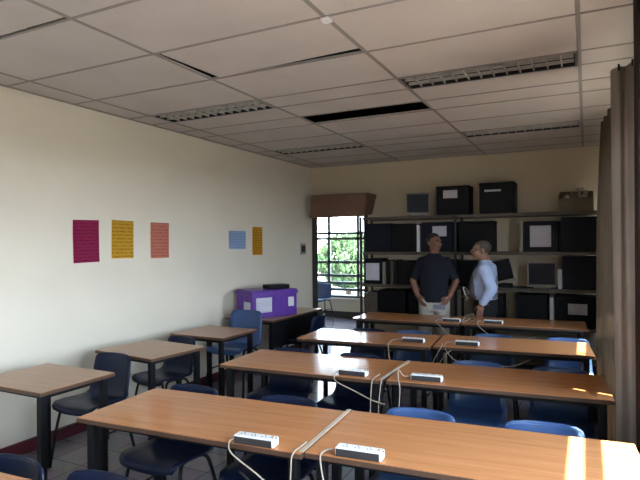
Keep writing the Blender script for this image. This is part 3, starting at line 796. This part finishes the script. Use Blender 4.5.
# --- man in navy T-shirt: faces the camera, head turned to the right, hands at the hips
mx, my = -1.735, 6.70
P = thing('person', 'man in navy T-shirt and cream trousers, hands at his hips, head turned right', 'person', (mx, my, 0), rad(8))
bm = nb(); hc1 = (.005, -.005, 1.595)
T1 = head(bm, hc1, rad(52))
capsule(bm, (0, .02, 1.40), .062, (.003, .008, 1.55), .055)
loft(bm, [((0, .01, .86), .15, .10), ((0, .01, .98), .155, .105), ((0, .005, 1.12), .155, .105), ((0, .005, 1.28), .168, .110), ((0, .015, 1.36), .145, .090), ((0, .02, 1.43), .07, .06)])
for s in (-1, 1):
    capsule(bm, (s*.165, .015, 1.355), .052, (s*.27, .045, 1.11), .043); capsule(bm, (s*.27, .045, 1.11), .043, (s*.195, -.07, .925), .03)
    capsule(bm, (s*.09, .01, .90), .095, (s*.11, .0, .49), .058); capsule(bm, (s*.11, 0, .49), .058, (s*.12, .02, .08), .042)
    capsule(bm, (s*.12, .01, .06), .042, (s*.13, -.10, .045), .034)
    hand(bm, (s*.195, -.07, .92), (-s*.55, -.35, -.75), (-s*.5, .7, .0), (-s*.4, -.6, .5), .55)
fuse('body', bm, M['skin_brown'], P, .0075)
face_parts(T1, P); hair(T1, P, M['hair_black'], front=.062)
bm = nb()
loft(bm, [((0, .01, .845), .172, .122), ((0, .008, .95), .175, .125), ((0, .005, 1.10), .178, .125), ((0, .005, 1.26), .188, .128), ((0, .010, 1.34), .182, .115), ((0, .016, 1.40), .145, .095), ((0, .02, 1.445), .085, .075), ((0, .02, 1.465), .066, .066)])
for s in (-1, 1): capsule(bm, (s*.160, .015, 1.355), .064, (s*.242, .035, 1.175), .060)
fuse('t_shirt', bm, M['tee_navy'], P, .010)
bm = nb()
loft(bm, [((0, .01, .74), .175, .12), ((0, .01, .83), .168, .122), ((0, .01, .90), .155, .11)])
for s in (-1, 1): capsule(bm, (s*.09, .01, .84), .108, (s*.11, 0, .49), .080); capsule(bm, (s*.11, 0, .49), .080, (s*.12, .02, .10), .068)
fuse('trousers', bm, M['trousers_cream'], P, .011)
shoes(P, [(-.12, .02), (.12, .02)], (0, -1))
bm = nb(); box(bm, -.0, .15, -.128, -.118, .77, .83, bev=.004); obj('pocket_cloth', bm, M['vest_grey'], P)

# --- man in pale shirt: seen in profile, facing left
mx, my = -1.10, 6.69
Q = thing('person', 'man in pale blue shirt, grey vest and black trousers, in profile facing left', 'person', (mx, my, 0), 0); Q.scale = (1.08, 1.05, 1)
F = V((-1, 0, 0))
bm = nb(); hc2 = (-.045, 0, 1.50)
T2 = head(bm, hc2, rad(-78))
capsule(bm, (.01, 0, 1.31), .062, (-.03, 0, 1.45), .057)
loft(bm, [((0, 0, .82), .11, .15), ((-.01, 0, .95), .12, .155), ((-.015, 0, 1.08), .12, .155), ((0, 0, 1.22), .115, .17), ((.01, 0, 1.30), .09, .155), ((.01, 0, 1.35), .06, .08)])
arm = [((.02, -.195, 1.275), .056), ((.10, -.24, 1.05), .043), ((-.01, -.225, .87), .03)]
arm2 = [((.02, .195, 1.275), .056), ((.04, .235, 1.03), .043), ((-.14, .17, .93), .03)]
for A in (arm, arm2):
    capsule(bm, A[0][0], A[0][1], A[1][0], A[1][1]); capsule(bm, A[1][0], A[1][1], A[2][0], A[2][1])
hand(bm, (-.01, -.225, .865), (-.2, .02, -1), (.3, 1, 0), (-1, .1, .1), .45)
hand(bm, (-.14, .17, .93), (-1, -.3, .05), (0, -.4, -1), (-.1, -1, .2), .5)
for s in (-1, 1):
    capsule(bm, (.0, s*.085, .84), .09, (0, s*.10, .46), .057); capsule(bm, (0, s*.10, .46), .057, (.02, s*.11, .08), .042)
    capsule(bm, (.01, s*.11, .06), .042, (-.10, s*.12, .045), .034)
fuse('body', bm, M['skin_light'], Q, .0075)
face_parts(T2, Q); hair(T2, Q, M['hair_grey'], k=.97, front=.078, back=-.03)
bm = nb()
loft(bm, [((0, 0, .905), .128, .165), ((-.02, 0, .97), .14, .172), ((-.022, 0, 1.08), .138, .172), ((-.005, 0, 1.22), .132, .185), ((.01, 0, 1.30), .105, .17), ((.005, 0, 1.345), .072, .09), ((-.005, 0, 1.385), .064, .066)])
for A in (arm, arm2):
    capsule(bm, A[0][0], .076, A[1][0], .062); capsule(bm, A[1][0], .062, V(A[2][0])*.85+V(A[1][0])*.15, .047)
fuse('shirt', bm, M['shirt_blue'], Q, .010)
bm = nb()
loft(bm, [((-.005, 0, .915), .138, .160), ((-.024, 0, .97), .148, .166), ((-.027, 0, 1.08), .147, .164), ((-.012, 0, 1.20), .138, .160), ((-.005, 0, 1.285), .112, .12)])
fuse('vest', bm, M['vest_grey'], Q, .010)
bm = nb()
loft(bm, [((0, 0, .72), .13, .17), ((0, 0, .80), .132, .168), ((0, 0, .94), .125, .160)])
for s in (-1, 1): capsule(bm, (0, s*.085, .80), .105, (0, s*.10, .46), .078); capsule(bm, (0, s*.10, .46), .078, (.02, s*.11, .10), .066)
fuse('trousers', bm, M['black_cloth'], Q, .011)
shoes(Q, [(.02, -.11), (.02, .11)], (-1, 0))
obj('lanyard', tube(nb(), spline([(-.06, -.06, 1.37), (-.13, -.07, 1.24), (-.178, -.05, 1.10), (-.185, -.02, 1.02), (-.178, .03, 1.10), (-.13, .07, 1.24), (-.06, .06, 1.37)], 6), .005, 6), M['black_cord'], Q, smooth=True)
bm = nb(); tube(bm, spline([(-.22, .14, .95), (-.25, .08, 1.02), (-.27, .02, 1.04), (-.25, -.02, .98), (-.23, .0, .92), (-.25, .06, .88), (-.22, .1, .93)], 6), .006, 6)
o = obj('white_cord', bm, M['white_plastic'], None, smooth=True); o.location = (mx, my, 0); tag(o, 'small coil of white cord held by the man in the pale shirt', 'cord')

# ------------------------------------------------------------------ outdoors
struct('ground', B(-40, 40, -40, 60, -.30, -.16), M['ground'])
def shrub(label, x, y, h, w, n):
    t = thing('shrub', label, 'shrub', (x, y, -.16), 0, 'shrubs outside the far window')
    bm = nb()
    for k in range(n):
        a, u = random.uniform(0, 2*PI), random.uniform(-1, 1); r = random.uniform(.55, 1)**.5
        s = math.sqrt(1-u*u)
        c = V((w*r*s*math.cos(a), w*r*s*math.sin(a), h*.55+h*.45*r*u))
        c += V((math.sin(c.z*5+x), math.cos(c.x*6), 0))*.12
        q = Euler((random.uniform(0, 3), random.uniform(0, 3), random.uniform(0, 6))).to_matrix(); l = random.uniform(.07, .13)
        vs = [bm.verts.new(c+q @ V(p)*l) for p in ((-1, 0, 0), (0, -.5, .1), (1.2, 0, 0), (0, .5, .1))]
        bm.faces.new(vs)
    obj('foliage', bm, M['leaf'], t)
    bm = nb()
    for k in range(5):
        a = k*1.3; tube(bm, spline([(0.05*math.cos(a), .05*math.sin(a), 0), (w*.3*math.cos(a), w*.3*math.sin(a), h*.4), (w*.6*math.cos(a), w*.6*math.sin(a), h*.85)], 4), [.03, .028, .026, .024, .02, .018, .016, .014, .012][:9], 6)
    obj('stem', bm, M['bark'], t)
for x, y, h, w, n, l in [(-9.9, 16.0, 1.75, .95, 2400, 'green shrub outside the far window, at the left'), (-7.4, 17.0, 2.1, 1.15, 3000, 'large green shrub in the middle of the far window'), (-4.9, 17.9, 1.8, 1.0, 2400, 'green shrub outside the far window, at the right')]:
    shrub(l, x, y, h, w, n)

# ------------------------------------------------------------------ light
wd = bpy.data.worlds.new('World'); bpy.context.scene.world = wd; wd.use_nodes = True
nt = wd.node_tree; bg = nt.nodes['Background']
tc = nt.nodes.new('ShaderNodeTexCoord'); sp = nt.nodes.new('ShaderNodeSeparateXYZ'); nt.links.new(tc.outputs['Generated'], sp.inputs[0])
cr = nt.nodes.new('ShaderNodeValToRGB')
cr.color_ramp.elements[0].position = .0; cr.color_ramp.elements[0].color = (1.05, 1.23, 1.45, 1)
cr.color_ramp.elements[1].position = .8; cr.color_ramp.elements[1].color = (.50, .70, 1, 1)
nt.links.new(sp.outputs['Z'], cr.inputs[0]); nt.links.new(cr.outputs[0], bg.inputs[0])
bg.inputs[1].default_value = 10.5
sun = bpy.data.lights.new('sun', 'SUN'); sun.energy = 30; sun.angle = rad(.6); sun.color = (1, .90, .74)
so = bpy.data.objects.new('sun', sun); C.objects.link(so)
so.rotation_euler = V((-1, .30, -2.1)).to_track_quat('-Z', 'Y').to_euler()
def portal(loc, rot, sx, sy):
    l = bpy.data.lights.new('portal', 'AREA'); l.shape = 'RECTANGLE'; l.size = sx; l.size_y = sy; l.cycles.is_portal = True
    o = bpy.data.objects.new('portal', l); C.objects.link(o); o.location = loc; o.rotation_euler = rot
for a0, a1, z0, z1 in WIN:
    portal((XR+.12, (a0+a1)/2, (z0+z1)/2), (0, PI/2, 0), z1-z0, a1-a0)
portal(((HW[0]+HW[1])/2, HY+.12, (HW[2]+HW[3])/2), (-PI/2, 0, 0), HW[1]-HW[0], HW[3]-HW[2])

# ------------------------------------------------------------------ camera
cam = bpy.data.cameras.new('camera'); co = bpy.data.objects.new('camera', cam); C.objects.link(co)
cam.sensor_width = 36; cam.lens = 534/640*36; cam.clip_start = .05
yaw, pit, rol = .463, .0065, -.0079
fw = V((-math.sin(yaw)*math.cos(pit), math.cos(yaw)*math.cos(pit), math.sin(pit)))
rt = V((math.cos(yaw), math.sin(yaw), 0)); up = rt.cross(fw)
r2 = rt*math.cos(rol)+up*math.sin(rol); u2 = -rt*math.sin(rol)+up*math.cos(rol)
m = Matrix((r2, u2, -fw)).transposed().to_4x4(); m.translation = (0, 0, HC)
co.matrix_world = m
sc = bpy.context.scene; sc.camera = co
sc.view_settings.view_transform = 'Standard'; sc.view_settings.look = 'None'; sc.view_settings.gamma = 1; sc.view_settings.use_curve_mapping = False
sc.view_settings.exposure = 1.03
